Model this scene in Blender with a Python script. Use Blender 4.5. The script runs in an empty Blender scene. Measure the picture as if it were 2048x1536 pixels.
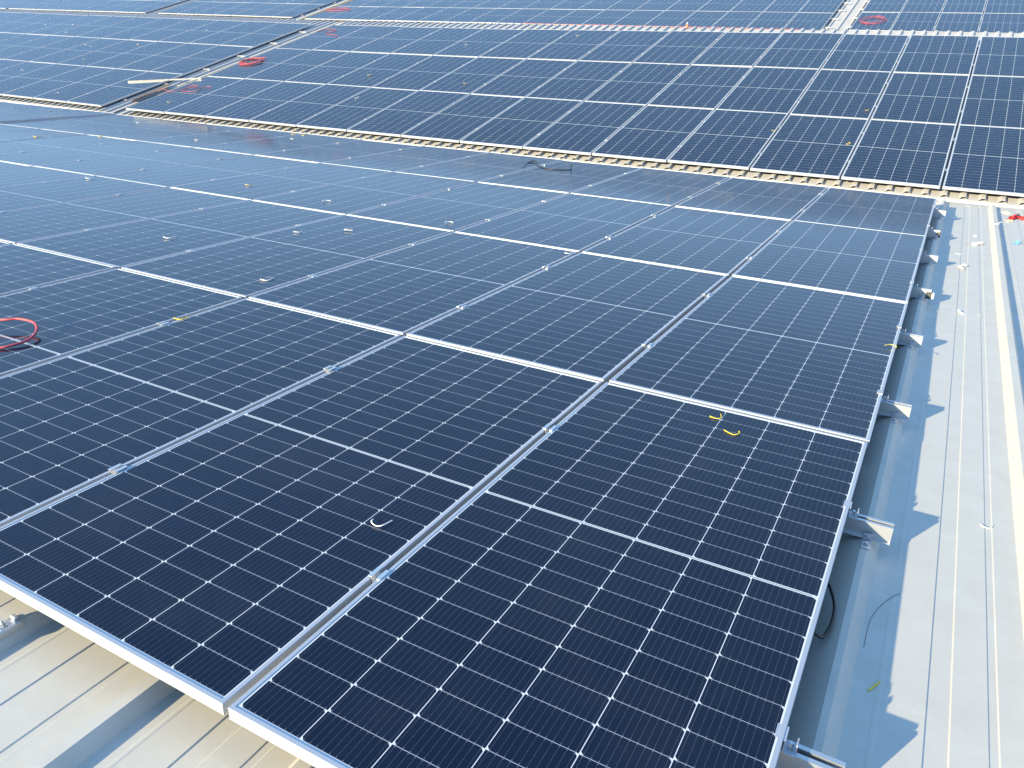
import bpy, bmesh, math, random
from mathutils import Matrix, Vector, noise
random.seed(11)
sc = bpy.context.scene
COL = sc.collection
R = math.radians

# ------------------------------------------------------------------ frames of reference
# "Roof" coordinates: the near array's glass plane is z=0, x to the right along the
# rows, y up the columns (away from the viewer).  The near roof falls 7.6 deg away from us.
T = Matrix.Rotation(R(-7.6), 4, 'X')
PW, PL = 1.154, 2.2718            # panel pitch across and along
FW, FL, FD = 1.130, 2.252, .035   # panel size

def rod(w):
    v = Vector(w)
    return Matrix.Rotation(v.length, 3, v.normalized()) if v.length > 1e-9 else Matrix.Identity(3)

# camera (roof coordinates): focal length in pixels of a 2048 wide frame, rotation, centre
CAM_F = 1549.775
CAM_R = rod((1.92477165, .51681624, -.29748535))   # rows: right, down, forward
CAM_C = Vector((.034346, -3.134184, 1.411017))

def in_view(p, mx=.12, my=.12):
    q = CAM_R @ (Vector(p) - CAM_C)
    if q.z < .1: return False
    x = CAM_F*q.x/q.z/1024; y = CAM_F*q.y/q.z/1024
    return abs(x) < 1+mx and abs(y) < .75+my

# ------------------------------------------------------------------ materials
class N:
    """tiny helper to write node maths"""
    def __init__(s, name):
        s.m = bpy.data.materials.new(name); s.m.use_nodes = True
        s.nt = s.m.node_tree; s.b = s.nt.nodes['Principled BSDF']
    def lk(s, a, b): s.nt.links.new(a, b)
    def node(s, t, **k):
        n = s.nt.nodes.new(t)
        for a, v in k.items(): setattr(n, a, v)
        return n
    def put(s, sock, v):
        if hasattr(v, 'links'): s.lk(v, sock)
        else: sock.default_value = v
    def mt(s, op, a, b=0., c=0.):
        n = s.node('ShaderNodeMath', operation=op)
        s.put(n.inputs[0], a); s.put(n.inputs[1], b); s.put(n.inputs[2], c)
        return n.outputs[0]
    def mix(s, f, a, b):
        n = s.node('ShaderNodeMix', data_type='RGBA')
        s.put(n.inputs[0], f); s.put(n.inputs[6], a); s.put(n.inputs[7], b)
        return n.outputs[2]
    def noise(s, scale, detail=4., rough=.5, vec=None, dim='3D'):
        n = s.node('ShaderNodeTexNoise'); n.inputs['Scale'].default_value = scale
        n.inputs['Detail'].default_value = detail; n.inputs['Roughness'].default_value = rough
        if vec is not None: s.lk(vec, n.inputs['Vector'])
        return n.outputs[0]
    def ramp(s, f, p0, p1):
        n = s.node('ShaderNodeMapRange'); n.inputs[1].default_value = p0; n.inputs[2].default_value = p1
        s.put(n.inputs[0], f); return n.outputs[0]
    def obj(s): return s.node('ShaderNodeTexCoord').outputs['Object']
    def scale(s, vec, v):
        n = s.node('ShaderNodeMapping'); n.inputs['Scale'].default_value = v
        s.lk(vec, n.inputs['Vector']); return n.outputs[0]
    def set(s, **k):
        for a, v in k.items(): s.put(s.b.inputs[a.replace('_', ' ')], v)
        return s.m

def simple(name, c, rough=.5, metal=0., var=0., scale=20.):
    n = N(name)
    if var:
        f = n.noise(scale, vec=n.obj())
        a = [max(0, x*(1-var)) for x in c]+[1]; b = [min(1, x*(1+var)) for x in c]+[1]
        n.set(Base_Color=n.mix(n.ramp(f, .3, .7), a, b), Roughness=rough, Metallic=metal)
    else:
        n.set(Base_Color=(*c, 1), Roughness=rough, Metallic=metal)
    return n.m

def glass_material():
    n = N('pv_glass')
    sep = n.node('ShaderNodeSeparateXYZ'); oc = n.obj(); n.lk(oc, sep.inputs[0])
    x, y = sep.outputs[0], sep.outputs[1]
    CX, CY, MX, MY, HG = .183, .09179, .017, .0190, .0055
    u = n.mt('DIVIDE', n.mt('SUBTRACT', x, MX), CX)
    far = n.mt('GREATER_THAN', y, FL/2)
    yy = n.mt('SUBTRACT', n.mt('SUBTRACT', y, MY), n.mt('MULTIPLY', far, FL/2+HG-MY))
    v = n.mt('DIVIDE', yy, CY)
    fu, fv = n.mt('FRACT', u), n.mt('FRACT', v)
    du = n.mt('MULTIPLY', n.mt('MINIMUM', fu, n.mt('SUBTRACT', 1., fu)), CX)
    dv = n.mt('MULTIPLY', n.mt('MINIMUM', fv, n.mt('SUBTRACT', 1., fv)), CY)
    colline, rowline = n.mt('LESS_THAN', du, .00110), n.mt('LESS_THAN', dv, .00085)
    c1 = n.mt('LESS_THAN', n.mt('ADD', n.mt('MULTIPLY', fu, CX), n.mt('MULTIPLY', fv, CY)), .0098)
    c2 = n.mt('LESS_THAN', n.mt('ADD', n.mt('MULTIPLY', n.mt('SUBTRACT', 1., fu), CX), n.mt('MULTIPLY', n.mt('SUBTRACT', 1., fv), CY)), .0098)
    cham = n.mt('MAXIMUM', c1, c2)
        # outside the cell field
    out = n.mt('MAXIMUM', n.mt('LESS_THAN', u, 0.), n.mt('GREATER_THAN', u, 6.))
    out = n.mt('MAXIMUM', out, n.mt('MAXIMUM', n.mt('LESS_THAN', v, 0.), n.mt('GREATER_THAN', v, 12.)))
    white = n.mt('MAXIMUM', cham, out)
    # ribbon running in the middle gap
    mid = n.mt('ABSOLUTE', n.mt('SUBTRACT', y, FL/2))
    rib = n.mt('MULTIPLY', n.mt('LESS_THAN', mid, .0020), n.mt('MULTIPLY', n.mt('GREATER_THAN', x, .03), n.mt('LESS_THAN', x, FW-.03)))
    # busbars, ten per cell, with solder pads at both cell edges
    fb = n.mt('FRACT', n.mt('MULTIPLY', fu, 10.))
    db = n.mt('MULTIPLY', n.mt('ABSOLUTE', n.mt('SUBTRACT', fb, .5)), CX/10)
    bus = n.mt('LESS_THAN', db, .00028)
    pad = n.mt('MULTIPLY', n.mt('LESS_THAN', db, .0011), n.mt('MULTIPLY', n.mt('LESS_THAN', dv, .0052), n.mt('GREATER_THAN', dv, .0026)))
    # colour of the cells: each cell and each panel a touch different
    info = n.node('ShaderNodeObjectInfo')
    cmb = n.node('ShaderNodeCombineXYZ')
    n.lk(n.mt('FLOOR', u), cmb.inputs[0]); n.lk(n.mt('ADD', n.mt('FLOOR', v), n.mt('MULTIPLY', far, 12.)), cmb.inputs[1]); n.lk(n.mt('MULTIPLY', info.outputs['Random'], 97.), cmb.inputs[2])
    wn = n.node('ShaderNodeTexWhiteNoise', noise_dimensions='3D'); n.lk(cmb.outputs[0], wn.inputs['Vector'])
    cell = n.mix(wn.outputs[0], (.0020, .0062, .0205, 1), (.0038, .0088, .0250, 1))
    cell = n.mix(n.mt('MULTIPLY', info.outputs['Random'], .45), cell, (.0040, .0092, .0310, 1))
    cell = n.mix(bus, cell, (.085, .10, .135, 1))
    cell = n.mix(pad, cell, (.12, .135, .17, 1))
    c = n.mix(rowline, cell, (.31, .36, .44, 1)); c = n.mix(colline, c, (.53, .59, .67, 1))
    c = n.mix(white, c, (.54, .59, .64, 1))
    c = n.mix(rib, c, (.16, .20, .23, 1))
    # a little dust and dried drops
    oi = n.node('ShaderNodeVectorMath', operation='ADD'); n.lk(oc, oi.inputs[0])
    cm2 = n.node('ShaderNodeCombineXYZ'); n.lk(n.mt('MULTIPLY', info.outputs['Random'], 531.), cm2.inputs[0]); n.lk(cm2.outputs[0], oi.inputs[1])
    d1 = n.ramp(n.noise(2.6, 6., .68, oi.outputs[0]), .48, .78)
    d2 = n.ramp(n.noise(60., 2., .6, oi.outputs[0]), .66, .74)
    dust = n.mt('ADD', n.mt('MULTIPLY', d1, .016), n.mt('MULTIPLY', d2, .012))
    c = n.mix(dust, c, (.42, .40, .36, 1))
    rough = n.mt('ADD', .085, n.mt('MULTIPLY', d1, .08))
    n.set(Base_Color=c, Roughness=rough, IOR=1.34)
    return n.m

def roof_material(name, base, warm, stain, metal=.12, rough=.42, streak=(1.4, .22, 1.), stain_lo=.55, stain_hi=.80, bump=0.0):
    n = N(name); oc = n.obj()
    big = n.ramp(n.noise(1.0, 6., .62, n.scale(oc, streak)), .32, .70)
    mid = n.ramp(n.noise(7., 6., .7, oc), .30, .72)
    fine = n.noise(150., 3., .6, oc)
    c = n.mix(n.mt('MULTIPLY', big, .75), (*base, 1), (*warm, 1))
    c = n.mix(n.mt('MULTIPLY', mid, .38), c, tuple(x*.70 for x in base)+(1,))
    st = n.ramp(n.noise(.9, 7., .72, n.scale(oc, (2.6, .55, 1))), stain_lo, stain_hi)
    c = n.mix(n.mt('MULTIPLY', st, .55), c, (*stain, 1))
    wisp = n.ramp(n.noise(9., 4., .6, n.scale(oc, (.35, 2.2, 1))), .62, .74)
    c = n.mix(n.mt('MULTIPLY', wisp, .26), c, tuple(min(1, x*1.25) for x in base)+(1,))
    c = n.mix(n.mt('MULTIPLY', n.ramp(fine, .3, .7), .10), c, tuple(x*.6 for x in base)+(1,))
    rg = n.mt('ADD', rough, n.mt('MULTIPLY', mid, .16))
    bp = n.node('ShaderNodeBump'); bp.inputs['Strength'].default_value = .12; bp.inputs['Distance'].default_value = .004
    n.lk(n.noise(5., 3., .5, oc), bp.inputs['Height']); n.lk(bp.outputs[0], n.b.inputs['Normal'])
    n.set(Base_Color=c, Roughness=rg, Metallic=metal)
    return n.m

M = {}
M['glass'] = glass_material()
def alu(name, c, rough, metal=.85):
    n = N(name); oc = n.obj()
    f = n.noise(30., 3., .6, oc)
    n.set(Base_Color=(*c, 1), Metallic=metal, Roughness=n.mt('ADD', rough, n.mt('MULTIPLY', f, .05)))
    return n.m
M['frame'] = alu('anodised_frame', (.45, .485, .54), .46, .52)
M['alu'] = alu('bright_aluminium', (.74, .74, .74), .30)
M['galv'] = alu('galvanised_steel', (.56, .58, .60), .42)
M['roof'] = roof_material('zincalume_sheet', (.54, .53, .49), (.55, .53, .475), (.42, .40, .35))
M['roof2'] = roof_material('aged_sheet', (.41, .42, .435), (.42, .41, .40), (.35, .30, .25), metal=.1, rough=.5, streak=(3., .3, 1), stain_lo=.52, stain_hi=.70)
M['flash'] = roof_material('valley_flashing', (.50, .50, .50), (.47, .46, .44), (.40, .35, .30), metal=.1, rough=.5)
M['black'] = simple('black_rubber', (.012, .012, .014), .55)
M['cable'] = simple('black_cable_sheath', (.015, .016, .018), .45)
M['red'] = simple('red_cable_sheath', (.40, .065, .085), .55, var=.2)
M['yellow'] = simple('yellow_plastic', (.75, .58, .03), .4)
M['white'] = simple('white_plastic', (.80, .80, .78), .45)
M['paper'] = simple('crumpled_white_film', (.80, .80, .78), .6, var=.1)
M['greyfilm'] = simple('grey_film', (.42, .42, .42), .5, var=.2)
M['tape'] = simple('dark_grey_tape', (.060, .060, .062), .6, var=.5, scale=90.)
M['redcloth'] = simple('red_cloth', (.52, .035, .040), .8, var=.25)
M['cream'] = simple('cream_cloth', (.76, .66, .40), .8, var=.12)
M['cyan'] = simple('light_blue_film', (.16, .44, .60), .5, var=.2)
M['brown'] = simple('weathered_brown_board', (.115, .092, .078), .7, var=.3)
M['orange'] = simple('orange_plastic', (.70, .16, .06), .5)

# ------------------------------------------------------------------ mesh helpers
class MB:
    def __init__(s): s.v = []; s.f = []; s.mi = []
    def add(s, vs, fs, mi=0):
        o = len(s.v); s.v += [tuple(p) for p in vs]
        s.f += [tuple(i+o for i in f) for f in fs]; s.mi += [mi]*len(fs)
    def box(s, a, b, mi=0, M_=None, bev=0.):
        (x0, y0, z0), (x1, y1, z1) = a, b
        if bev:
            bm = bmesh.new(); bmesh.ops.create_cube(bm, size=1)
            for v in bm.verts: v.co = Vector(((x0+x1)/2+v.co.x*(x1-x0), (y0+y1)/2+v.co.y*(y1-y0), (z0+z1)/2+v.co.z*(z1-z0)))
            bmesh.ops.bevel(bm, geom=bm.edges[:], offset=bev, segments=1, affect='EDGES')
            bm.verts.index_update()
            vs = [v.co.copy() for v in bm.verts]; fs = [[v.index for v in f.verts] for f in bm.faces]; bm.free()
        else:
            vs = [Vector(p) for p in ((x0,y0,z0),(x1,y0,z0),(x1,y1,z0),(x0,y1,z0),(x0,y0,z1),(x1,y0,z1),(x1,y1,z1),(x0,y1,z1))]
            fs = [(0,3,2,1),(4,5,6,7),(0,1,5,4),(1,2,6,5),(2,3,7,6),(3,0,4,7)]
        if M_ is not None: vs = [M_ @ v for v in vs]
        s.add(vs, fs, mi)
    def prism(s, prof, p0, p1, ux, uz, mi=0):
        """closed 2-D profile (a,b) swept from p0 to p1; a along ux, b along uz"""
        p0, p1, ux, uz = map(Vector, (p0, p1, ux, uz)); n = len(prof)
        vs = [p0+ux*a+uz*b for a, b in prof]+[p1+ux*a+uz*b for a, b in prof]
        fs = [(i, (i+1) % n, n+(i+1) % n, n+i) for i in range(n)]
        fs += [tuple(range(n-1, -1, -1)), tuple(range(n, 2*n))]
        s.add(vs, fs, mi)
    def cyl(s, c, axis, r, h, n=12, mi=0, r2=None):
        a = Vector(axis).normalized(); t = a.orthogonal().normalized(); b = a.cross(t); c = Vector(c)
        r2 = r if r2 is None else r2
        vs = [c+(t*math.cos(2*math.pi*i/n)+b*math.sin(2*math.pi*i/n))*r for i in range(n)]
        vs += [c+a*h+(t*math.cos(2*math.pi*i/n)+b*math.sin(2*math.pi*i/n))*r2 for i in range(n)]
        fs = [(i, (i+1) % n, n+(i+1) % n, n+i) for i in range(n)]+[tuple(range(n-1, -1, -1)), tuple(range(n, 2*n))]
        s.add(vs, fs, mi)
    def tube(s, pts, r, n=7, smooth=6, mi=0, closed=False):
        P_ = [Vector(p) for p in pts]
        if smooth > 1 and len(P_) > 2:
            Q = []
            for i in range(len(P_)-1):
                a = P_[max(i-1, 0)]; b = P_[i]; c = P_[i+1]; d = P_[min(i+2, len(P_)-1)]
                for k in range(smooth):
                    t = k/smooth
                    Q.append(.5*((2*b)+(c-a)*t+(2*a-5*b+4*c-d)*t*t+(3*b-a-3*c+d)*t**3))
            Q.append(P_[-1]); P_ = Q
        vs = []; up = Vector((.13, .21, 1)).normalized()
        for i, p in enumerate(P_):
            d = (P_[min(i+1, len(P_)-1)]-P_[max(i-1, 0)]).normalized()
            a = d.cross(up)
            if a.length < 1e-4: a = d.orthogonal()
            a.normalize(); b = a.cross(d)
            rr = r(i/(len(P_)-1)) if callable(r) else r
            vs += [p+(a*math.cos(2*math.pi*k/n)+b*math.sin(2*math.pi*k/n))*rr for k in range(n)]
        fs = []
        for i in range(len(P_)-1):
            for k in range(n):
                fs.append((i*n+k, i*n+(k+1) % n, (i+1)*n+(k+1) % n, (i+1)*n+k))
        fs += [tuple(range(n-1, -1, -1)), tuple(range((len(P_)-1)*n, len(P_)*n))]
        s.add(vs, fs, mi)
    def mesh(s, name, mats, smooth=False):
        me = bpy.data.meshes.new(name); me.from_pydata(s.v, [], s.f)
        for m in (mats if isinstance(mats, (list, tuple)) else [mats]): me.materials.append(m)
        me.polygons.foreach_set('material_index', s.mi)
        bm = bmesh.new(); bm.from_mesh(me); bmesh.ops.recalc_face_normals(bm, faces=bm.faces[:]); bm.to_mesh(me); bm.free()
        if smooth: me.polygons.foreach_set('use_smooth', [True]*len(me.polygons))
        me.update(); return me
    def build(s, name, mats, parent=None, mat=None, smooth=False):
        return link(name, s.mesh(name, mats, smooth), parent, mat)

def link(name, data, parent=None, mat=None):
    o = bpy.data.objects.new(name, data); COL.objects.link(o)
    if parent is not None: o.parent = parent
    if mat is not None: o.matrix_local = mat
    return o
def tag(o, label, cat, group=None):
    o['label'] = label; o['category'] = cat
    if group: o['group'] = group
    return o
def thing(name, label, cat, mat, group=None):
    o = link(name, None); o.matrix_world = mat; o.empty_display_size = .1
    return tag(o, label, cat, group)
def copy_tree(o, mat, label, group=None):
    r = o.copy(); COL.objects.link(r); r.matrix_world = mat; r['label'] = label
    if group: r['group'] = group
    for ch in list(o.children):
        c = ch.copy(); COL.objects.link(c); c.parent = r
        for g in list(ch.children):
            d = g.copy(); COL.objects.link(d); d.parent = c
    return r

def frame_at(o, ex, ey):
    ex = Vector(ex).normalized(); ez = ex.cross(Vector(ey)).normalized(); ey = ez.cross(ex)
    m = Matrix((ex, ey, ez)).transposed().to_4x4(); m.translation = Vector(o)
    return m

ORD = ['first', 'second', 'third', 'fourth', 'fifth', 'sixth', 'seventh', 'eighth', 'ninth', 'tenth', 'eleventh', 'twelfth',
       'thirteenth', 'fourteenth', 'fifteenth', 'sixteenth', 'seventeenth', 'eighteenth', 'nineteenth', 'twentieth']

# ------------------------------------------------------------------ array planes
class Plane:
    def __init__(s, v):
        s.o = Vector(v[:3]); s.r = rod(v[3:6])
    def at(s, x, y, h=0.): return s.o + s.r @ Vector((x, y, h))
    def mat(s, x=0., y=0., h=0.):
        m = s.r.to_4x4(); m.translation = s.at(x, y, h); return m

P2a = Plane((-.00147, 7.75485, .01020, .270667, -.000849, -.002710))
P2b = Plane((.01161, 7.80306, -.01546, .264554, .003101, .003386))
P2l = Plane((-15.70805, 7.70955, .03554, .264883, .013224, .004292))
P3r = Plane((-2.394655, 24.40751, 2.191782, .267352, .002096, -.001591))
P3a = Plane((-5.501021, 24.444342, 2.179087, .260256, .005250, .011432))
P3b = Plane((-25.500977, 23.881591, 2.287065, .267859, .012679, .018794))

ZN = {-1: .003, 0: 0., 1: -.010, 2: 0., 3: .018}
def pos_near(i, j): return Vector((i*PW, j*PL, ZN[j]))
def pos_near_left(i, j): return Vector((-13.96+i*PW, j*PL, ZN[j]+.024))
Z2 = {0: .010, 1: -.018, 2: 0., 3: .014}
def pos_2r(i, j):
    t = min(1., max(0., (-i-3)/6.))
    a, b = P2a.at(i*PW, j*PL, Z2[j]), P2b.at(i*PW, j*PL, Z2[j]*.5)
    return a.lerp(b, t)
def pos_2l(i, j): return P2l.at(i*PW, j*PL, Z2[j]*.5)
def mk3(pl, off=0.):
    return lambda i, j: pl.at(off+i*PW, j*PL)

# ------------------------------------------------------------------ solar panel
def frame_profile(groove):
    prof = [(0, .0)]
    for k in range(4):
        z = .0045+k*.0072
        prof += [(0, z), (groove, z+.0006), (groove, z+.0030), (0, z+.0036)]
    return prof+[(0, .0343), (.0009, .035), (.0112, .035), (.0120, .0344), (.0120, .0325), (.0100, .0290), (.0022, .0290), (.0022, .0020), (.024, .0020), (.024, 0)]
def frame_mesh():
    """four mitred rails: ribbed on the short ends, plain along the long sides"""
    m = MB()
    cs = ((0, 0, 1, 1), (FW, 0, -1, 1), (FW, FL, -1, -1), (0, FL, 1, -1))
    for c in range(4):
        prof = frame_profile(.0016 if c in (0, 2) else .0); n = len(prof); vs = []
        for (cx, cy, sx, sy) in (cs[c], cs[(c+1) % 4]):
            for d, z in prof:
                vs.append((cx+sx*d, cy+sy*d, z))
        m.add(vs, [(k, n+k, n+(k+1) % n, (k+1) % n) for k in range(n)])
    return m.mesh('panel_frame', M['frame'])
def lam_mesh():
    m = MB(); m.box((.0102, .0102, .0285), (FW-.0102, FL-.0102, .0328)); return m.mesh('cell_glass', M['glass'])
def jbox_mesh():
    m = MB()
    for x in (.28, .565, .85): m.box((x-.05, FL/2-.03, .010), (x+.05, FL/2+.03, .0284), bev=.003)
    return m.mesh('junction_box', M['black'])
ME_F, ME_G = frame_mesh(), lam_mesh()
panel0 = None
def place_panel(pos, i, j, label, group, dy=0.):
    """panel whose right boundary is grid line i, bottom boundary row j"""
    global panel0
    o, px, py = pos(i-1, j), pos(i, j), pos(i-1, j+1)
    m = frame_at(o, px-o, py-o)
    jx, jy, jz = random.gauss(0, .0012), random.gauss(0, .0016)+dy, random.gauss(0, .0010)
    m = m @ Matrix.Translation((.012+jx, .010+jy, jz-FD))
    m = m @ Matrix.Rotation(random.gauss(0, R(.08)), 4, 'X') @ Matrix.Rotation(random.gauss(0, R(.10)), 4, 'Y') @ Matrix.Rotation(random.gauss(0, R(.03)), 4, 'Z')
    m = T @ m
    if panel0 is None:
        panel0 = thing('solar_panel', label, 'solar panel', m, group)
        link('frame', ME_F, panel0); link('cell_glass', ME_G, panel0)
        return panel0
    return copy_tree(panel0, m, label, group)

def cell_seen(pos, i, j, mx=.10, my=.14):
    c = [pos(i-1, j), pos(i, j), pos(i-1, j+1), pos(i, j+1)]
    c += [sum(c, Vector())/4]
    return any(in_view(p, mx, my) for p in c)

clamps = []      # (roof matrix, label)
rowname = {-1: 'nearest', 0: 'second', 1: 'third', 2: 'farthest'}
GA, GB, GC = 'solar panels of the near roof array', 'solar panels of the middle roof array', 'solar panels of the far roof array'

def seam_clamps(pos, i, j, labelf):
    for k, (f, w) in enumerate(((.255, 'lower'), (.745, 'upper'))):
        a, b = pos(i, j), pos(i, j+1)
        p = a.lerp(b, f)
        e = pos(i-1, j)-pos(i, j) if pos is not None else Vector((-1, 0, 0))
        clamps.append((frame_at(p, -e, b-a), labelf(w)))

# near array: twelve columns, four rows, then an aisle and more columns
for j in (-1, 0, 1, 2):
    for k in range(12):
        if not cell_seen(pos_near, -k, j): continue
        place_panel(pos_near, -k, j, f'solar panel in the {rowname[j]} row of the near array, {ORD[k]} column from the bare walkway', GA,
                    dy=-.002 if (k == 0 and j == -1) else 0.)
        if k < 11: seam_clamps(pos_near, -k-1, j, lambda w, k=k, j=j: f'{w} clamp on {ORD[k]} seam from the walkway, {rowname[j]} row, near array')
    for k in range(5):
        if j < 1 or not cell_seen(pos_near_left, -k, j): continue
        place_panel(pos_near_left, -k, j, f'solar panel in the {rowname[j]} near-array row, {ORD[k]} column beyond the left aisle', GA)
        seam_clamps(pos_near_left, -k-1, j, lambda w, k=k, j=j: f'{w} clamp, {ORD[k]} seam beyond left aisle, {rowname[j]} row, near array')
r2 = {0: 'bottom', 1: 'centre', 2: 'top'}
for j in (0, 1, 2):
    for k in range(14):
        i = 1-k
        if not cell_seen(pos_2r, i, j): continue
        place_panel(pos_2r, i, j, f'solar panel, {r2[j]} row of the middle array, {ORD[k]} column from its right end', GB)
        if k < 13: seam_clamps(pos_2r, i-1, j, lambda w, k=k, j=j: f'{w} clamp on {ORD[k]} seam from the right, {r2[j]} row, middle array')
    for k in range(14):
        if not cell_seen(pos_2l, -k, j): continue
        place_panel(pos_2l, -k, j, f'bluish solar panel, {r2[j]} middle-array row, {ORD[k]} column left of aisle', GB)
        seam_clamps(pos_2l, -k-1, j, lambda w, k=k, j=j: f'{w} clamp on {ORD[k]} seam left of aisle, {r2[j]} row, middle array')
r3 = {0: 'bottom', 1: 'second', 2: 'third'}
far_groups = [(mk3(P3r), range(0, 5), -1, 1, 'right of the pale roof gap', 'right of the pale gap'),
              (mk3(P3a), range(0, 18), 1, -1, 'left of the pale roof gap', 'left of the pale gap'),
              (mk3(P3b), range(0, 7), 0, -1, 'left of the dark gap', 'left of the dark gap'),
              (mk3(P3b, -7.78*PW), range(0, 9), 0, -1, 'beyond the wide left gap', 'beyond the wide left gap'),
              (mk3(P3b, -7.78*PW-9.2*PW), range(0, 8), 0, -1, 'in the far left corner block', 'in the far left block')]
far_right_edges = []
for pos, ks, i0, sgn, lab, lab2 in far_groups:
    for j in (0, 1, 2):
        for k in ks:
            i = i0+1+k if sgn > 0 else i0-k
            if not cell_seen(pos, i, j, .06, .10 if j < 2 else .02): continue
            place_panel(pos, i, j, f'small panel, {r3[j]} row of far array, {ORD[k]} column {lab}', GC)
            if (sgn > 0 and k > 0) or (sgn < 0 and k < len(ks)-1):
                seam_clamps(pos, i-1, j, lambda w, k=k, j=j, l=lab2: f'{w} clamp on {ORD[k]} seam {l}, {r3[j]} far row')

# ------------------------------------------------------------------ clamps in the seams
def midclamp_parts():
    a = MB()   # pressed channel: two wings lying on the frames, a well in the seam
    prof = [(-.021, .0005), (-.010, .0005), (-.0085, -.020), (.0085, -.020), (.010, .0005), (.021, .0005), (.021, .0035), (.0078, .0035), (.0066, -.0170), (-.0066, -.0170), (-.0078, .0035), (-.021, .0035)]
    a.prism(prof, (0, -.024, 0), (0, .024, 0), (1, 0, 0), (0, 0, 1))
    b = MB(); b.cyl((0, 0, -.017), (0, 0, 1), .0058, .0085, 6); b.cyl((0, 0, -.0170), (0, 0, 1), .0064, .0015, 12)
    return a.mesh('clamp_body', M['alu']), b.mesh('bolt', M['galv'])
cb, bo = midclamp_parts()
def near_dist(t): return (t[0].translation-CAM_C).length
seen = [c for c in clamps if in_view(c[0].translation, .02, .02)]
seen.sort(key=near_dist)
c0 = None
for m, lab in seen[:300]:
    if c0 is None:
        c0 = thing('panel_clamp', lab, 'clamp', T @ m, 'clamps along the panel seams')
        link('clamp_body', cb, c0); link('bolt', bo, c0)
    else: copy_tree(c0, T @ m, lab, 'clamps along the panel seams')
if len(seen) > 300:
    mb = MB()
    for m, lab in seen[300:]:
        mb.box((-.021, -.024, -.018), (.021, .024, .0035), M_=T @ m)
    o = mb.build('panel_clamp', M['alu']); o['kind'] = 'stuff'
    tag(o, 'tiny silver clamps dotted along the seams of the farthest panels', 'clamp', 'clamps along the panel seams')

# ------------------------------------------------------------------ roofs
def sheet(mb, prof, p0, p1, ux, uz, th=.003, mi=0):
    """open profile (a,b) made into a thin closed strip and swept"""
    low = [(a, b-th) for a, b in prof]
    p0, p1, ux, uz = map(Vector, (p0, p1, ux, uz)); n = len(prof); vs = []
    for p in (p0, p1):
        vs += [p+ux*a+uz*b for a, b in prof]; vs += [p+ux*a+uz*b for a, b in low]
    fs = []
    for k in range(n-1):
        fs += [(k, k+1, 2*n+k+1, 2*n+k), (n+k, 3*n+k, 3*n+k+1, n+k+1), (k, n+k, n+k+1, k+1), (2*n+k, 2*n+k+1, 3*n+k+1, 3*n+k)]
    mb.add(vs, fs, mi)

RZ = -.14
ribs = [.578-.5115*k for k in range(-8, 90)]
ribs = sorted([x if abs(x-.0665) > .01 else .060 for x in ribs])
def near_profile(ribs):
    pr = []
    for x in ribs:
        pr += [(x-.052, RZ), (x-.018, RZ+.04), (x+.018, RZ+.04), (x+.044, RZ)] if abs(x-.0600) > .01 else [(x-.085, RZ), (x-.010, RZ+.04), (x+.010, RZ+.04), (x+.046, RZ)]
        for a, b, d in ((.100, .112, .0010), (.222, .277, -.0030), (.365, .387, -.0026)):
            e = x if abs(x-.060) > .001 else .0665
            pr += [(e+a-.0018, RZ), (e+a+.0018, RZ+d), (e+b-.0018, RZ+d), (e+b+.0018, RZ)]
    return pr
YV = 7.86
nr = thing('near_roof', 'pale grey ribbed metal roof sloping away under the nearest solar array', 'roof', T)
mb = MB()
# the sheet: pans and ribs to just short of the valley, then the flat pans under the next roof's eave
prof = near_profile(ribs)
sheet(mb, prof, (0, -3.3, 0), (0, 7.52, 0), (1, 0, 0), (0, 0, 1))
mb.build('roof_sheet', M['roof'], nr)
mb = MB()
for x in ribs:   # rib ends, capped with a folded stop
    mb.add([(x-.052, 7.5203, RZ), (x-.018, 7.5203, RZ+.04), (x+.018, 7.5203, RZ+.04), (x+.044, 7.5203, RZ), (x-.040, 7.545, RZ+.001), (x+.028, 7.545, RZ+.001)],
           [(0, 1, 2, 3), (0, 4, 1), (1, 4, 5, 2), (2, 5, 3)])
mb.build('rib_stops', M['flash'], nr)
mb = MB()
mb.box((-46, 7.5212, RZ-.006), (9, 8.6, RZ-.0012))
mb.build('valley_flashing', M['flash'], nr)

def trap_profile(x0, x1, pitch=.205, h=.037, base=.104, top=.040, ph=0.):
    pr = [(x0, 0)]; x = math.ceil((x0-ph)/pitch)*pitch+ph
    while x+base < x1:
        if x-base/2 > x0+.01:
            pr += [(x-base/2-.004, 0), (x-top/2, h), (x+top/2, h), (x+base/2-.008, 0)]
        x += pitch
    pr.append((x1, 0)); return pr

PH = -.105
def roof_slope(root, pl, x0, x1, v0, v1, mat, pitch=.205, ph=0.):
    mb = MB(); sheet(mb, trap_profile(x0, x1, pitch, ph=ph), (0, v0, PH), (0, v1, PH), (1, 0, 0), (0, 0, 1))
    return mb.build('roof_sheet', mat, root, pl.mat())

mr = thing('middle_roof', 'aged beige corrugated roof rising behind the near array to a ridge', 'roof', T)
VR = 7.49
roof_slope(mr, P2a, -15.36, 9.0, -.050, VR, M['roof2'], ph=.06)
roof_slope(mr, P2l, -30.0, .36, -.050, VR, M['roof2'], ph=.02)
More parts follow.
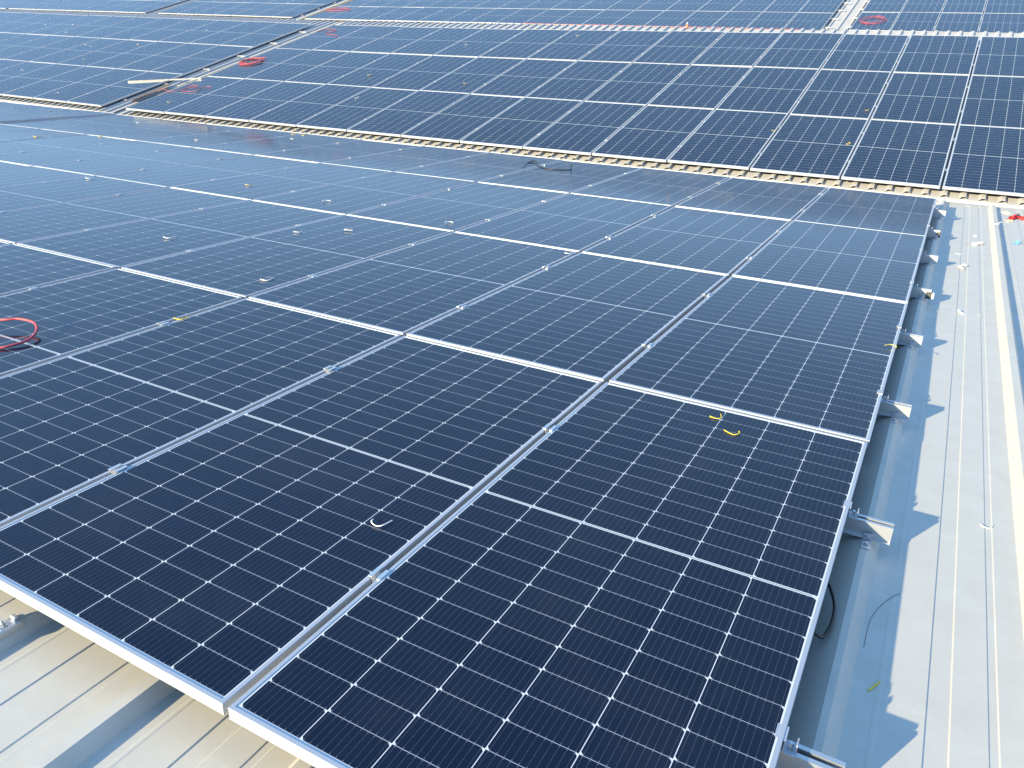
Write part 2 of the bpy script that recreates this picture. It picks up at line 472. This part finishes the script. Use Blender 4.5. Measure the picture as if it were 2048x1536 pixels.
# strip of flashing that closes the eave of the middle roof down to the valley
mb = MB()
def strip(mb, A, B):
    vs = A+B; n = len(A)
    mb.add(vs, [(k, k+1, n+k+1, n+k) for k in range(n-1)])
xs = [9., 0., -8., -15.3]
A = [P2a.at(x, -.025, PH-.006) for x in xs]+[P2l.at(x, -.025, PH-.006) for x in (.3, -10., -30.)]
B = [Vector((p.x, p.y-.035, RZ-.0005)) for p in A]
C_ = [P2a.at(x, 1.2, PH-.03) for x in xs]+[P2l.at(x, 1.2, PH-.03) for x in (.3, -10., -30.)]
strip(mb, B, A); strip(mb, A, C_)
mb.build('eave_flashing', M['flash'], mr)
# the slope beyond the ridge, falling to the next valley, and the ridge capping
mb = MB()
rA = [P2a.at(x, VR, PH+.004) for x in (9., 0., -8., -15.35)]+[P2l.at(x, VR, PH+.004) for x in (.30, -10., -30.)]
rB = [Vector((p.x, 24.25, p.z+.01)) for p in rA]
strip(mb, rA, rB); mb.build('rear_slope', M['roof2'], mr)

fr = thing('far_roof', 'distant pale corrugated roof carrying the farthest solar panels', 'roof', T)
roof_slope(fr, P3a, -19.9, 9.6, -.35, 7.6, M['roof2'], pitch=.300, ph=.05)
roof_slope(fr, P3b, -40.0, .27, -.35, 7.6, M['roof2'], pitch=.205, ph=.02)

# ------------------------------------------------------------------ ground far below and to the horizon
mb = MB(); mb.add([(-4000, -4000, -9), (4000, -4000, -9), (4000, 4000, -9), (-4000, 4000, -9)], [(0, 1, 2, 3)])
g = mb.build('ground', roof_material('dry_earth', (.16, .14, .10), (.10, .12, .06), (.08, .07, .05), metal=0, rough=.9)); g['kind'] = 'structure'

# ------------------------------------------------------------------ rails, end clamps and feet of the near array
RY = [-1.693+1.1255*k for k in range(8)]
RW, RH = .040, .060
def rail_profile():
    w, h, t, sl = RW, RH, .0028, .0075
    return [(-w/2-.012, 0), (w/2, 0), (w/2, h), (sl, h), (sl, h-.009), (sl+t, h-.009), (sl+t, h-t), (w/2-t, h-t), (w/2-t, t), (-w/2+t, t), (-w/2+t, h-t), (-sl-t, h-t), (-sl-t, h-.009), (-sl, h-.009), (-sl, h), (-w/2, h), (-w/2, t), (-w/2-.012, t)]
railx = [.121, .134, .121, .114, .112, .112, .090, .104]
foot_rib = .064
for k, y in enumerate(RY):
    zt = {0: .001, 1: -.001}.get(k, [0, 0, -.002, -.008, -.008, -.002, .004, .014][k])
    base = T @ Matrix.Translation((0, y+.018, zt-FD-.0015-RH))
    extra = {4: ', end wrapped in dark tape, white tip', 6: ', end covered by dark tape'}.get(k, ', open end cut square')
    r = thing('mounting_rail', f'{ORD[k]} rail from the viewer, near array edge{extra}', 'rail', base, 'rails under the near array')
    mb = MB(); mb.prism(rail_profile(), (-13.7, 0, 0), (railx[k], 0, 0), (0, 1, 0), (0, 0, 1)); mb.build('rail_channel', M['galv'], r)
    # L foot from rail down to the rib
    mb = MB(); hz = -.10-(zt-FD-.0015-RH)
    fx = foot_rib
    mb.box((fx-.014, -RW/2-.0165, hz+.0005), (fx+.014, -RW/2-.0125, .024), bev=.0008)
    mb.box((fx-.014, -RW/2-.072, hz+.0005), (fx+.014, -RW/2-.017, hz+.0045), bev=.0008)
    f = mb.build('foot_bracket', M['galv'], r)
    mb = MB(); mb.cyl((fx, -RW/2-.048, hz+.005), (0, 0, 1), .011, .002, 14); mb.cyl((fx, -RW/2-.048, hz+.007), (0, 0, 1), .007, .006, 6)
    mb.cyl((fx, -RW/2-.0166, .013), (0, -1, 0), .0085, .002, 14); mb.cyl((fx, -RW/2-.0186, .013), (0, -1, 0), .006, .005, 6)
    mb.build('bolt', M['galv'], f)
    if k in (4, 6):
        mb = MB(); a, b = (railx[k]-.030, railx[k]+.006)
        mb.box((a, -RW/2-.005, -.003), (b, RW/2+.003, RH-.012), bev=.004)
        mb.build('tape_wrap', M['tape'], r)
    if k == 4:
        mb = MB(); mb.box((railx[k]+.0065, -RW/2-.006, -.002), (railx[k]+.022, RW/2+.002, RH-.016), bev=.006); mb.build('white_tip', M['paper'], r)
# end clamps
def end_clamp_parts():
    a = MB()
    prof = [(-.022, .0365), (-.022, .0395), (.0035, .0395), (.0035, .003), (.030, .003), (.030, 0), (.0005, 0), (.0005, .0365)]
    a.prism(prof, (0, -.022, 0), (0, .022, 0), (1, 0, 0), (0, 0, 1))
    a.box((.0265, -.010, .0031), (.030, .016, .026), bev=.001)
    b = MB(); b.cyl((.0155, 0, .003), (0, 0, 1), .0075, .002, 14); b.cyl((.0155, 0, .005), (0, 0, 1), .0058, .015, 6)
    return a.mesh('clamp_body', M['frame']), b.mesh('bolt', M['galv'])
ea, eb = end_clamp_parts(); e0 = None
for k, y in enumerate(RY):
    zt = [0, -.001, -.002, -.008, -.008, -.002, .004, .014][k]
    m = T @ Matrix.Translation((-.0112, y+.014, zt-FD-.0012))
    lab = f'silver end clamp holding the right edge of the near array above the {ORD[k]} rail'
    if e0 is None:
        e0 = thing('end_clamp', lab, 'clamp', m, 'end clamps at the array edge'); link('clamp_body', ea, e0); link('bolt', eb, e0)
    else: copy_tree(e0, m, lab, 'end clamps at the array edge')

# rails of the middle and far arrays, seen where they stick out into the aisles
RL = .030
def plain_rail(mat, x0, x1, lab, grp):
    mb = MB(); w, h = RW, RL
    mb.prism([(-w/2, 0), (w/2, 0), (w/2, h), (.008, h), (.008, h-.02), (-.008, h-.02), (-.008, h), (-w/2, h)], (x0, 0, 0), (x1, 0, 0), (0, 1, 0), (0, 0, 1))
    o = mb.build('mounting_rail', M['alu'], None, T @ mat); tag(o, lab, 'rail', grp)
for n_ in range(6):
    j, f = divmod(n_, 2); y = (j+(.255, .745)[f])*PL
    ex = [.06, .08, .22, .26, .26, .26][n_]
    plain_rail(P2l.mat(0, y, -FD-.002-RL-.008), -13., ex, f'{ORD[n_]} bright rail end from below in the aisle of the middle array', 'rails of the middle array left block')
    plain_rail(P2b.mat(0, y, -FD-.002-RL-.012), -14.93, -1., f'{ORD[n_]} rail from below under the middle array right of its aisle', 'rails of the middle array right block')
for n_ in range(4):
    j, f = divmod(n_, 2); y = (j+(.255, .745)[f])*PL
    plain_rail(P3a.mat(0, y, -FD-.002-RL), -19., PW+.24, f'{ORD[n_]} pale rail end from below on the left side of the far pale gap', 'rails of the far array')
    plain_rail(P3r.mat(0, y, -FD-.002-RL), -PW-.17, 4., f'{ORD[n_]} pale rail end from below on the right side of the far pale gap', 'rails of the far array')
    plain_rail(P3b.mat(0, y, -FD-.002-RL), -8.0, .10, f'{ORD[n_]} rail end from below in the dark narrow far gap', 'rails of the far array')

# ------------------------------------------------------------------ cables
def cable(name, pts, r, mat, lab, cat='cable', off=.006, smooth=6, group=None):
    mb = MB(); mb.tube([T @ (Vector(p)) for p in pts], r, 8, smooth)
    return tag(mb.build(name, M[mat], smooth=True), lab, cat, group)
H = lambda x, y, h=.008: (x, y, h)
cable('red_cable', [(-4.60, -1.30, .03), (-4.35, -1.16, .03), (-4.073, -1.075, .045), (-3.999, -1.022, .05), (-3.894, -1.006, .045), (-3.812, -1.045, .03), (-3.752, -1.125, .018), (-3.757, -1.205, .012), (-3.80, -1.262, .008), (-4.0, -1.36, .008), (-4.4, -1.55, .008)], .0066, 'red',
      'thick red cable loop lying on the glass at the left edge of the near array')
cable('black_cable', [(-4.70, 5.83, .010), (-4.78, 6.02, .012), (-4.84, 6.20, .016), (-4.82, 6.33, .030), (-4.76, 6.30, .03), (-4.68, 6.14, .014), (-4.52, 5.98, .010), (-4.38, 5.92, .010), (-4.24, 5.96, .010), (-4.16, 6.06, .010), (-4.175, 6.12, .030), (-4.18, 6.14, .07)], .007, 'cable',
      'black cable curled on the top row of the near array')
cable('black_cable', [(-.06, -.93, -.045), (-.025, -.945, -.055), (.004, -.985, -.075), (.020, -1.04, -.085), (.022, -1.11, -.090), (.014, -1.165, -.092), (.002, -1.19, -.086), (-.03, -1.20, -.060), (-.07, -1.19, -.045)], .0052, 'cable',
      'black cable sagging in a loop below the right frame edge of the near array')
cable('hair_wire', [(.118, -1.10, RZ+.002), (.120, -.98, RZ+.002), (.135, -.90, RZ+.002), (.165, -.82, RZ+.002), (.19, -.78, RZ+.002)], .0006, 'cable', 'hair-thin dark wire curving on the shaded roof pan', 'wire')

def on2b(p, h=.012): return tuple(Vector(p)+Vector((0, -.26, .965))*h)
coil = [Vector((-14.921, 10.952, .892)), Vector((-14.886, 11.238, .969)), Vector((-14.603, 11.277, .979)), Vector((-14.369, 11.069, .922)), Vector((-14.538, 10.888, .873)), Vector((-14.676, 10.79, .847))]
c_ = sum(coil, Vector())/6
pts = []
e1 = Vector((.98, .18, .05)).normalized(); e2 = Vector((-.15, .955, .26)).normalized()
for k in range(110):
    a = k/110*2*math.pi*7; rr = 1+.22*math.sin(k*.37)+.06*math.sin(k*1.7)
    pts.append(c_+e1*(.27*rr*math.cos(a))+e2*(.235*rr*math.sin(a)+.03*math.sin(k*.7))+Vector((0, -.26, .965))*(.02+.012*math.sin(k*.9)))
cable('red_cable', pts, .0040, 'red', 'tight coil of red cable on the centre row of the middle array beside the aisle', smooth=3)
cable('red_cable', [on2b(p, .010) for p in [(-15.50, 8.93, .245), (-15.177, 8.858, .345), (-14.95, 8.83, .318), (-14.82, 8.822, .314), (-14.72, 9.03, .37), (-14.76, 9.19, .415), (-14.62, 9.27, .437), (-14.50, 9.24, .43), (-14.62, 9.12, .395), (-14.72, 8.98, .36), (-14.60, 8.90, .335), (-14.40, 8.90, .337), (-14.22, 8.96, .35), (-14.33, 9.13, .396), (-14.26, 9.25, .43), (-14.12, 9.27, .435)]], .0045, 'red',
      'loose red cable squiggle on the bottom row of the middle array by the aisle')
cable('red_cable', [on2b(p, .010) for p in [(-15.0, 13.60, 1.60), (-14.90, 13.83, 1.672), (-14.70, 13.89, 1.69), (-14.49, 13.80, 1.665), (-14.47, 13.68, 1.63), (-14.62, 13.58, 1.602), (-14.48, 13.42, 1.56), (-14.25, 13.40, 1.553), (-14.02, 13.28, 1.52), (-13.98, 13.17, 1.49)]], .0045, 'red',
      'red cable in a loose S on the top row of the middle array')
def far_coil(c, rx, ry, turns, lab, pl):
    pts = []
    for k in range(turns*10):
        a = k/10*2*math.pi
        p = Vector(c)+pl.r @ Vector((rx*math.cos(a)*(1+.25*math.sin(k*1.3))+.25*rx*math.sin(k*.23), ry*math.sin(a)*(1+.3*math.sin(k*.8))-.3*ry*math.sin(k*.21), .02+.01*math.sin(k)))
        pts.append(p)
    cable('red_cable', pts, .0042, 'red', lab, smooth=3)
far_coil((-3.05, 25.55, 2.505), .30, .42, 4, 'red cable heap on the far array just right of the pale roof gap', P3r)
far_coil((-24.6, 25.75, 2.66), .55, .25, 3, 'faint red cable scribble on the far array right of the dark gap', P3a)
far_coil((-47.0, 24.95, 2.86), .5, .2, 2, 'small red cable patch at the far left corner', P3b)
far_coil((-48.9, 25.1, 2.90), .4, .2, 2, 'small red cable patch at the extreme left edge of the far array', P3b)
cable('red_cable', [tuple(P3a.at(x, -.035+.012*math.sin(x*1.7), .012)) for x in [-9.2+.7*k for k in range(15)]], .007, 'red', 'thin red cable lying along the lower frame edge of the far array', smooth=2)

# ------------------------------------------------------------------ cable-tie tails and small scraps
def hook(p, rot, s=1., mat='white', lab='', mir=1, pl=None, lift=.004, name='cable_tie'):
    """cut-off tail of a cable tie: a short arc with a straight leg"""
    pts = [(-.030, .016), (-.027, .002), (-.014, -.009), (.002, -.011), (.014, -.003), (.021, .014), (.027, .034)]
    base = Matrix.Translation(Vector(p)) if pl is None else Matrix.Translation(Vector(p)) @ pl.r.to_4x4()
    base = T @ base @ Matrix.Rotation(rot, 4, 'Z')
    if s > 1.2: s = 1.2+(s-1.2)*.55
    mb = MB()
    mb.tube([(x*s*mir, y*s, lift*.6+(.0022*s*abs(math.sin(k*1.1)))) for k, (x, y) in enumerate(pts)], lambda t: .0019*s*(1.3 if t < .25 else 1.), 6, 5)
    return tag(mb.build(name, M[mat], None, base, smooth=True), lab, 'cable tie', 'cut cable-tie tails left on the panels')
G0 = 'near array'
hook((-.593, -.115, 0), R(36), .95, 'yellow', 'yellow hook-shaped tie tail just below the bright seam, the upper of two')
hook((-.497, -.229, 0), R(38), 1., 'yellow', 'yellow hook-shaped tie tail in the front right panel, the lower of two', -1)
hook((-1.311, -1.491, 0), R(8), 1.05, 'white', 'white J-shaped tie tail in the middle of the front left panel')
hook((-3.446, -.477, 0), R(35), 1.3, 'yellow', 'yellow tie tail beside a seam clamp on the left of the near array')
hook((-.028, 1.275, .002), R(160), .9, 'yellow', 'yellow tie tail curled on the right frame edge of the near array', 1, lift=.008)
hook((-6.365, 2.808, 0), R(30), 1.4, 'yellow', 'yellow tie tail alone in the third row of the near array')
hook((-4.165, 1.753, 0), R(-40), 1.5, 'white', 'white tie tail in the second near row below the lone speck')
hook((-5.047, .745, 0), R(30), 1.7, 'white', 'white tie tail left of centre in the second near row')
hook((-7.915, 2.066, 0), R(15), 1.9, 'white', 'white tie tail at the left, just below the second bright seam')
hook((-5.313+.9, .718+.75, 0), R(50), 1.3, 'white', 'small white tie tail between two seams in the second near row')
hook((-3.651, 2.509, 0), R(200), 1.3, 'white', 'tiny white tie tail just above the second bright seam', -1)
hook((-5.13, 2.625, 0), R(210), 1.5, 'white', 'white tie tail arched above the second bright seam left of the tiny one', -1)
hook((-11.273+.1, 4.5, .004), R(10), 2., 'yellow', 'yellow tie tail under the third bright seam, far left')
hook((-11.72, 3.86, .004), R(20), 2.2, 'yellow', 'pale yellow tie tail beside the far left seam of the third row')
hook((-9.813, 5.116, .006), R(25), 1.8, 'white', 'white tie tail near the upper seam of the far left columns')
hook((-9.32, 6.62, .016), R(80), 1.6, 'yellow', 'yellow speck near the top edge of the near array, left of its twin')
hook((-9.10, 6.60, .016), R(20), 1.6, 'yellow', 'yellow speck near the top edge of the near array, right of its twin')
hook((-8.912, 6.15, .012), R(10), 1.6, 'white', 'white speck just below the two yellow specks at the top edge')
hook((-12.482, 6.15, .012), R(10), 1.8, 'white', 'white speck in the top left part of the near array')
hook((-2.329, 2.116, 0), R(40), 1., 'white', 'white tie tail just under the second bright seam right of centre')
hook((-3.62, .33, 0), R(40), 1.5, 'white', 'white tie tail lying against a seam clamp at the left edge')
hook((.44, -.193, RZ), R(4), .7, 'white', 'white hook-shaped tie tail on the sunny roof pan', lift=.003)
# scraps on the middle array
def h2(p, s, mat, lab, rot=20., pl=P2a):
    hook(p, R(rot), s, mat, lab, 1, pl, .010)
h2((-2.339, 9.186, .398), 1., 'yellow', 'yellow-green tie tail beside the second seam of the bottom middle row')
h2((-1.252, 8.911, .320), 1.3, 'yellow', 'yellow-green tie tail in the bottom middle row next to the first seam', 60)
h2((-1.231, 10.264, .696), 1., 'yellow', 'yellow-green tie tail in the centre middle row by a seam clamp', 40)
h2((-4.991, 12.093, 1.199), 1.3, 'white', 'pale tie tail above centre in the top middle row')
h2((-2.744, 12.637, 1.352), 1., 'white', 'small white tie tail in the top middle row, right of a yellow one')
h2((-3.363, 12.628, 1.349), 1.2, 'yellow', 'yellow tie tail in the top middle row, left of a white one', 70)
h2((-10.005, 12.922, 1.422), 1.3, 'white', 'white tie tail in the top middle row near the seventh seam', 30, P2b)
h2((-8.49, 10.453, .739), 1.6, 'yellow', 'greenish tie tail in the centre middle row', 0, P2b)
h2((-7.717, 13.862, 1.686), 1.3, 'white', 'white tie tail near the top edge of the middle array', 50, P2b)
h2((-10.94, 10.625, .789), 1.8, 'yellow', 'greenish tie tail left of centre in the centre middle row', 30, P2b)
h2((-10.192, 9.295, .426), 1.7, 'white', 'white scrap pair in the bottom middle row', 70, P2b)
h2((-14.288, 8.275, .160), 1.9, 'cream', 'cream scrap in the bottom middle row right of the aisle', 10, P2b)
for q, (p, mt_, lab) in enumerate([((-19.804, 10.295, .797), 'cream', 'yellowish scrap in the centre row left of the aisle'),
        ((-25.353, 12.989, 1.604), 'white', 'white speck in the top row at the far left, lower left of its neighbours'),
        ((-24.256, 13.182, 1.641), 'white', 'white speck on the middle line of the far left top row'),
        ((-23.47, 12.374, 1.41), 'white', 'white speck just above the upper bright seam, far left'),
        ((-21.239, 11.4, 1.115), 'white', 'white speck, left of a close pair left of the aisle'),
        ((-20.918, 11.303, 1.084), 'white', 'white speck, right of a close pair left of the aisle'),
        ((-17.681, 8.069, .165), 'white', 'white scrap in the bottom row, two columns left of the aisle'),
        ((-20.742, 9.189, .508), 'white', 'white speck in the bottom row at the left edge'),
        ((-19.528, 11.711, 1.175), 'cream', 'cream speck in the top row, left of the aisle'),
        ((-18.593, 13.237, 1.576), 'white', 'white speck high in the top row left of the aisle')]):
    h2(p, 1.5, mt_, lab, 37*q, P2l)

def crumple(name, p, sx, sy, hgt, mat, lab, cat, seed, rot=0., parts=None):
    n = 9; mb = MB(); vs = []; rnd = random.Random(seed)
    prof = [rnd.uniform(.55, 1.) for _ in range(16)]
    for a in range(n):
        r = a/(n-1)
        for b in range(16):
            t = b/16*2*math.pi; q = r*(prof[b]*r+(1-r)*.85)
            x, y = q*math.cos(t)*sx, q*math.sin(t)*sy
            z = .0012+hgt*max(0, noise.noise(Vector((x*60+seed*3.1, y*60, seed)))+.28)*(1.1-.6*r)
            vs.append(Vector((x, y, z)))
    fs = []
    for a in range(n-1):
        for b in range(16): fs.append((a*16+b, a*16+(b+1) % 16, (a+1)*16+(b+1) % 16, (a+1)*16+b))
    low = [Vector((v.x*.98, v.y*.98, max(.0004, v.z-.0012))) for v in vs]; k = len(vs)
    fs2 = [tuple(k+i for i in reversed(f)) for f in fs]
    rim = [((n-1)*16+b, (n-1)*16+(b+1) % 16, k+(n-1)*16+(b+1) % 16, k+(n-1)*16+b) for b in range(16)]
    mb.add(vs+low, fs+fs2+rim)
    m = T @ Matrix.Translation(Vector(p)) @ Matrix.Rotation(rot, 4, 'Z')
    return mb, m
def scrap(name, p, sx, sy, h, mat, lab, cat, seed, rot=0.):
    mb, m = crumple(name, p, sx, sy, h, mat, lab, cat, seed, rot)
    return tag(mb.build(name, M[mat], None, m), lab, cat)
scrap('film_scrap', (.425, 5.21, RZ), .034, .10, .045, 'paper', 'bright white crumpled film scrap on the roof pan beside the rib', 'scrap', 3, R(-30))
scrap('film_scrap', (.372, 5.17, RZ), .060, .075, .004, 'greyfilm', 'flat translucent grey film strip left of the bright white scrap', 'scrap', 4)
scrap('film_scrap', (.398, 5.60, RZ), .020, .06, .018, 'paper', 'small white scrap above the bright film on the roof', 'scrap', 5)
scrap('film_scrap', (.294, 4.10, RZ), .026, .07, .030, 'paper', 'crumpled white and grey scrap near the shadow edge on the roof', 'scrap', 6, R(20))
scrap('film_scrap', (.318, 4.20, RZ), .022, .05, .030, 'greyfilm', 'small grey crumpled scrap touching the white one near the shadow edge', 'scrap', 9, R(20))
scrap('film_scrap', (.312, 2.70, RZ), .014, .045, .022, 'paper', 'curled white scrap halfway along the roof pan', 'scrap', 7, R(35))
scrap('twig', (.428, 2.70, RZ), .018, .008, .006, 'greyfilm', 'tiny grey twig-like scrap right of the curled white scrap', 'scrap', 8, R(10))
scrap('film_scrap', (.268, 4.66, RZ), .030, .010, .004, 'paper', 'thin white sliver on the roof at the shadow edge', 'scrap', 12)
scrap('blue_scrap', (.748, 5.50, RZ), .034, .085, .030, 'cyan', 'light blue film scrap on the roof at the right edge', 'scrap', 10, R(-25))
mb = MB(); mb.tube([T @ Vector(p) for p in [(.148, -1.275, RZ+.003), (.160, -1.25, RZ+.003), (.172, -1.222, RZ+.003)]], .0022, 6, 3)
tag(mb.build('plastic_stick', M['yellow'], smooth=True), 'short yellow-green plastic stick on the shaded roof pan', 'scrap')
# red cloth with cream ends by the valley
rc = thing('red_cloth', 'red cloth with cream ends and a dark patch lying near the valley at the right', 'cloth', T @ Matrix.Translation((.77, 6.98, RZ)))
def part(nm, p, sx, sy, h, mat, seed, rot=0.):
    mb, m = crumple(nm, p, sx, sy, h, mat, '', '', seed, rot)
    mb.build(nm, M[mat], rc, Matrix.Translation(Vector(p)) @ Matrix.Rotation(rot, 4, 'Z'))
part('cloth_body', (.0, .0, 0), .058, .26, .045, 'redcloth', 21, R(-18))
part('cloth_body', (.085, -.02, 0), .05, .24, .04, 'redcloth', 22, R(25))
part('cream_end', (-.066, .27, 0), .034, .10, .030, 'cream', 23, R(35))
part('cream_end', (-.062, -.27, 0), .042, .09, .030, 'cream', 24, R(-20))
part('dark_patch', (.034, .03, .030), .022, .09, .02, 'tape', 25)

# strap round the right-hand rib
mb = MB(); x = .578; y = 6.22
band = [(-.056, .002), (-.020, .0425), (.020, .0425), (.048, .002)]
sheet(mb, [(x+a, RZ+b) for a, b in band], (0, y-.016, 0), (0, y+.016, 0), (1, 0, 0), (0, 0, 1), .0015)
mb.tube([(x+.016, y, RZ+.044), (x+.03, y+.01, RZ+.060), (x+.05, y+.03, RZ+.056)], .003, 6, 4)
tag(mb.build('plastic_strap', M['white'], None, T), 'white plastic strap tied over the roof rib on the right', 'strap')

# bracket on the rib at the lower left
br = thing('foot_bracket', 'loose silver L foot with a bolt on a roof rib at the lower left', 'bracket', T @ Matrix.Translation((-1.975, -2.31, RZ+.04)))
mb = MB(); mb.box((-.019, -.055, .0004), (.021, .045, .005), bev=.001)
for yy in (-.050, .028): mb.box((-.012, yy, .005), (.010, yy+.012, .016), bev=.002)
mb.box((.0212, -.05, -.028), (.0250, .04, .004), bev=.001)
mb.build('bracket_plate', M['galv'], br)
mb = MB(); mb.cyl((0, 0, .005), (0, 0, 1), .012, .003, 14); mb.cyl((0, 0, .008), (0, 0, 1), .0078, .008, 6); mb.cyl((0, 0, .016), (0, 0, 1), .004, .008, 8)
mb.build('bolt', M['galv'], br)

# perforated bar lying across the aisle, and a brown board below it
A_, B_ = Vector((-16.62, 9.13, .432)), Vector((-14.95, 9.75, .560))
ax = (B_-A_); ln = ax.length; m = frame_at(A_, ax, P2l.r @ Vector((0, 1, 0)))
mb = MB(); w = .052
mb.box((0, -w/2, 0), (ln, -w/2+.012, .003)); mb.box((0, w/2-.012, 0), (ln, w/2, .003)); mb.box((0, -w/2-.003, -.003), (ln, -w/2-.0004, .028))
n_ = int(ln/.05)
for k in range(n_+1):
    x0 = k*ln/n_; mb.box((max(0, x0-.012), -w/2+.0122, .0002), (min(ln, x0+.012), w/2-.0122, .0028))
tag(mb.build('perforated_bar', M['galv'], None, T @ m), 'long perforated galvanised bar lying across the aisle of the middle array', 'bar')
A_, B_ = P2l.at(.26, .55, PH+.055), P2l.at(.24, 1.62, PH+.075)
m = frame_at(A_, P2l.r @ Vector((1, 0, 0)), B_-A_)
mb = MB(); mb.box((-.05, 0, 0), (.06, (B_-A_).length, .010), bev=.003)
tag(mb.build('brown_board', M['brown'], None, T @ m), 'brown weathered strip of board lying in the aisle of the middle array', 'board')
# small orange and white item beside the far array
it = thing('plastic_bottle', 'small white and orange bottle standing on the ridge before the far array', 'bottle', T @ Matrix.Translation((-5.62, 14.93, 1.925)))
mb = MB(); mb.cyl((0, 0, -.02), (0, 0, 1), .026, .065, 12); mb.cyl((0, 0, .045), (0, 0, 1), .026, .02, 12, r2=.012); mb.build('bottle_body', M['orange'], it)
mb = MB(); mb.cyl((0, 0, .065), (0, 0, 1), .014, .022, 10); mb.build('cap', M['white'], it)

# ------------------------------------------------------------------ camera, sun, sky
cam = bpy.data.cameras.new('camera'); co = bpy.data.objects.new('camera', cam); COL.objects.link(co)
cam.sensor_fit = 'HORIZONTAL'; cam.sensor_width = 36.; cam.lens = CAM_F/2048*36.; cam.clip_start = .05; cam.clip_end = 9000.
cr = Matrix((CAM_R[0], -CAM_R[1], -CAM_R[2])).transposed().to_4x4(); cr.translation = CAM_C
co.matrix_world = T @ cr
sc.camera = co

sdir = (T.to_3x3() @ Vector((-1.46, -3.15, 1.))).normalized()
el = math.asin(sdir.z); az = math.atan2(sdir.x, sdir.y)
sun = bpy.data.lights.new('sun', 'SUN'); sun.energy = 4.5; sun.angle = R(.53); sun.color = (1., .84, .54)
so = bpy.data.objects.new('sun', sun); COL.objects.link(so); so.location = (0, 0, 30)
so.rotation_euler = sdir.to_track_quat('Z', 'Y').to_euler()

SKY_K, SKY_TINT = .75, (1.68, 2.78, 4.35)
w = bpy.data.worlds.new('World'); sc.world = w; w.use_nodes = True
nt = w.node_tree; bg = nt.nodes['Background']; sk = nt.nodes.new('ShaderNodeTexSky'); sk.sky_type = 'NISHITA'
sk.sun_disc = False; sk.sun_elevation = el; sk.sun_rotation = az; sk.air_density = 1.0; sk.dust_density = 0.; sk.ozone_density = 1.0
# the bright band low in the sky is rolled off, as through a hazy, built-up horizon: c*A/(1+c/k)
def vm(op, a, b):
    n = nt.nodes.new('ShaderNodeVectorMath'); n.operation = op
    for i, v in enumerate((a, b)):
        if hasattr(v, 'links'): nt.links.new(v, n.inputs[i])
        else: n.inputs[i].default_value = v
    return n.outputs[0]
raw = sk.outputs[0]
den = vm('ADD', vm('MULTIPLY', raw, (1/SKY_K,)*3), (1., 1., 1.))
col = vm('MULTIPLY', vm('DIVIDE', raw, den), SKY_TINT)
nt.links.new(col, bg.inputs[0]); bg.inputs[1].default_value = .15

sc.view_settings.view_transform = 'Standard'; sc.view_settings.look = 'None'
sc.view_settings.exposure = 1.6; sc.view_settings.gamma = 1.
sc.cycles.use_denoising = True
sc.cycles.max_bounces = 6
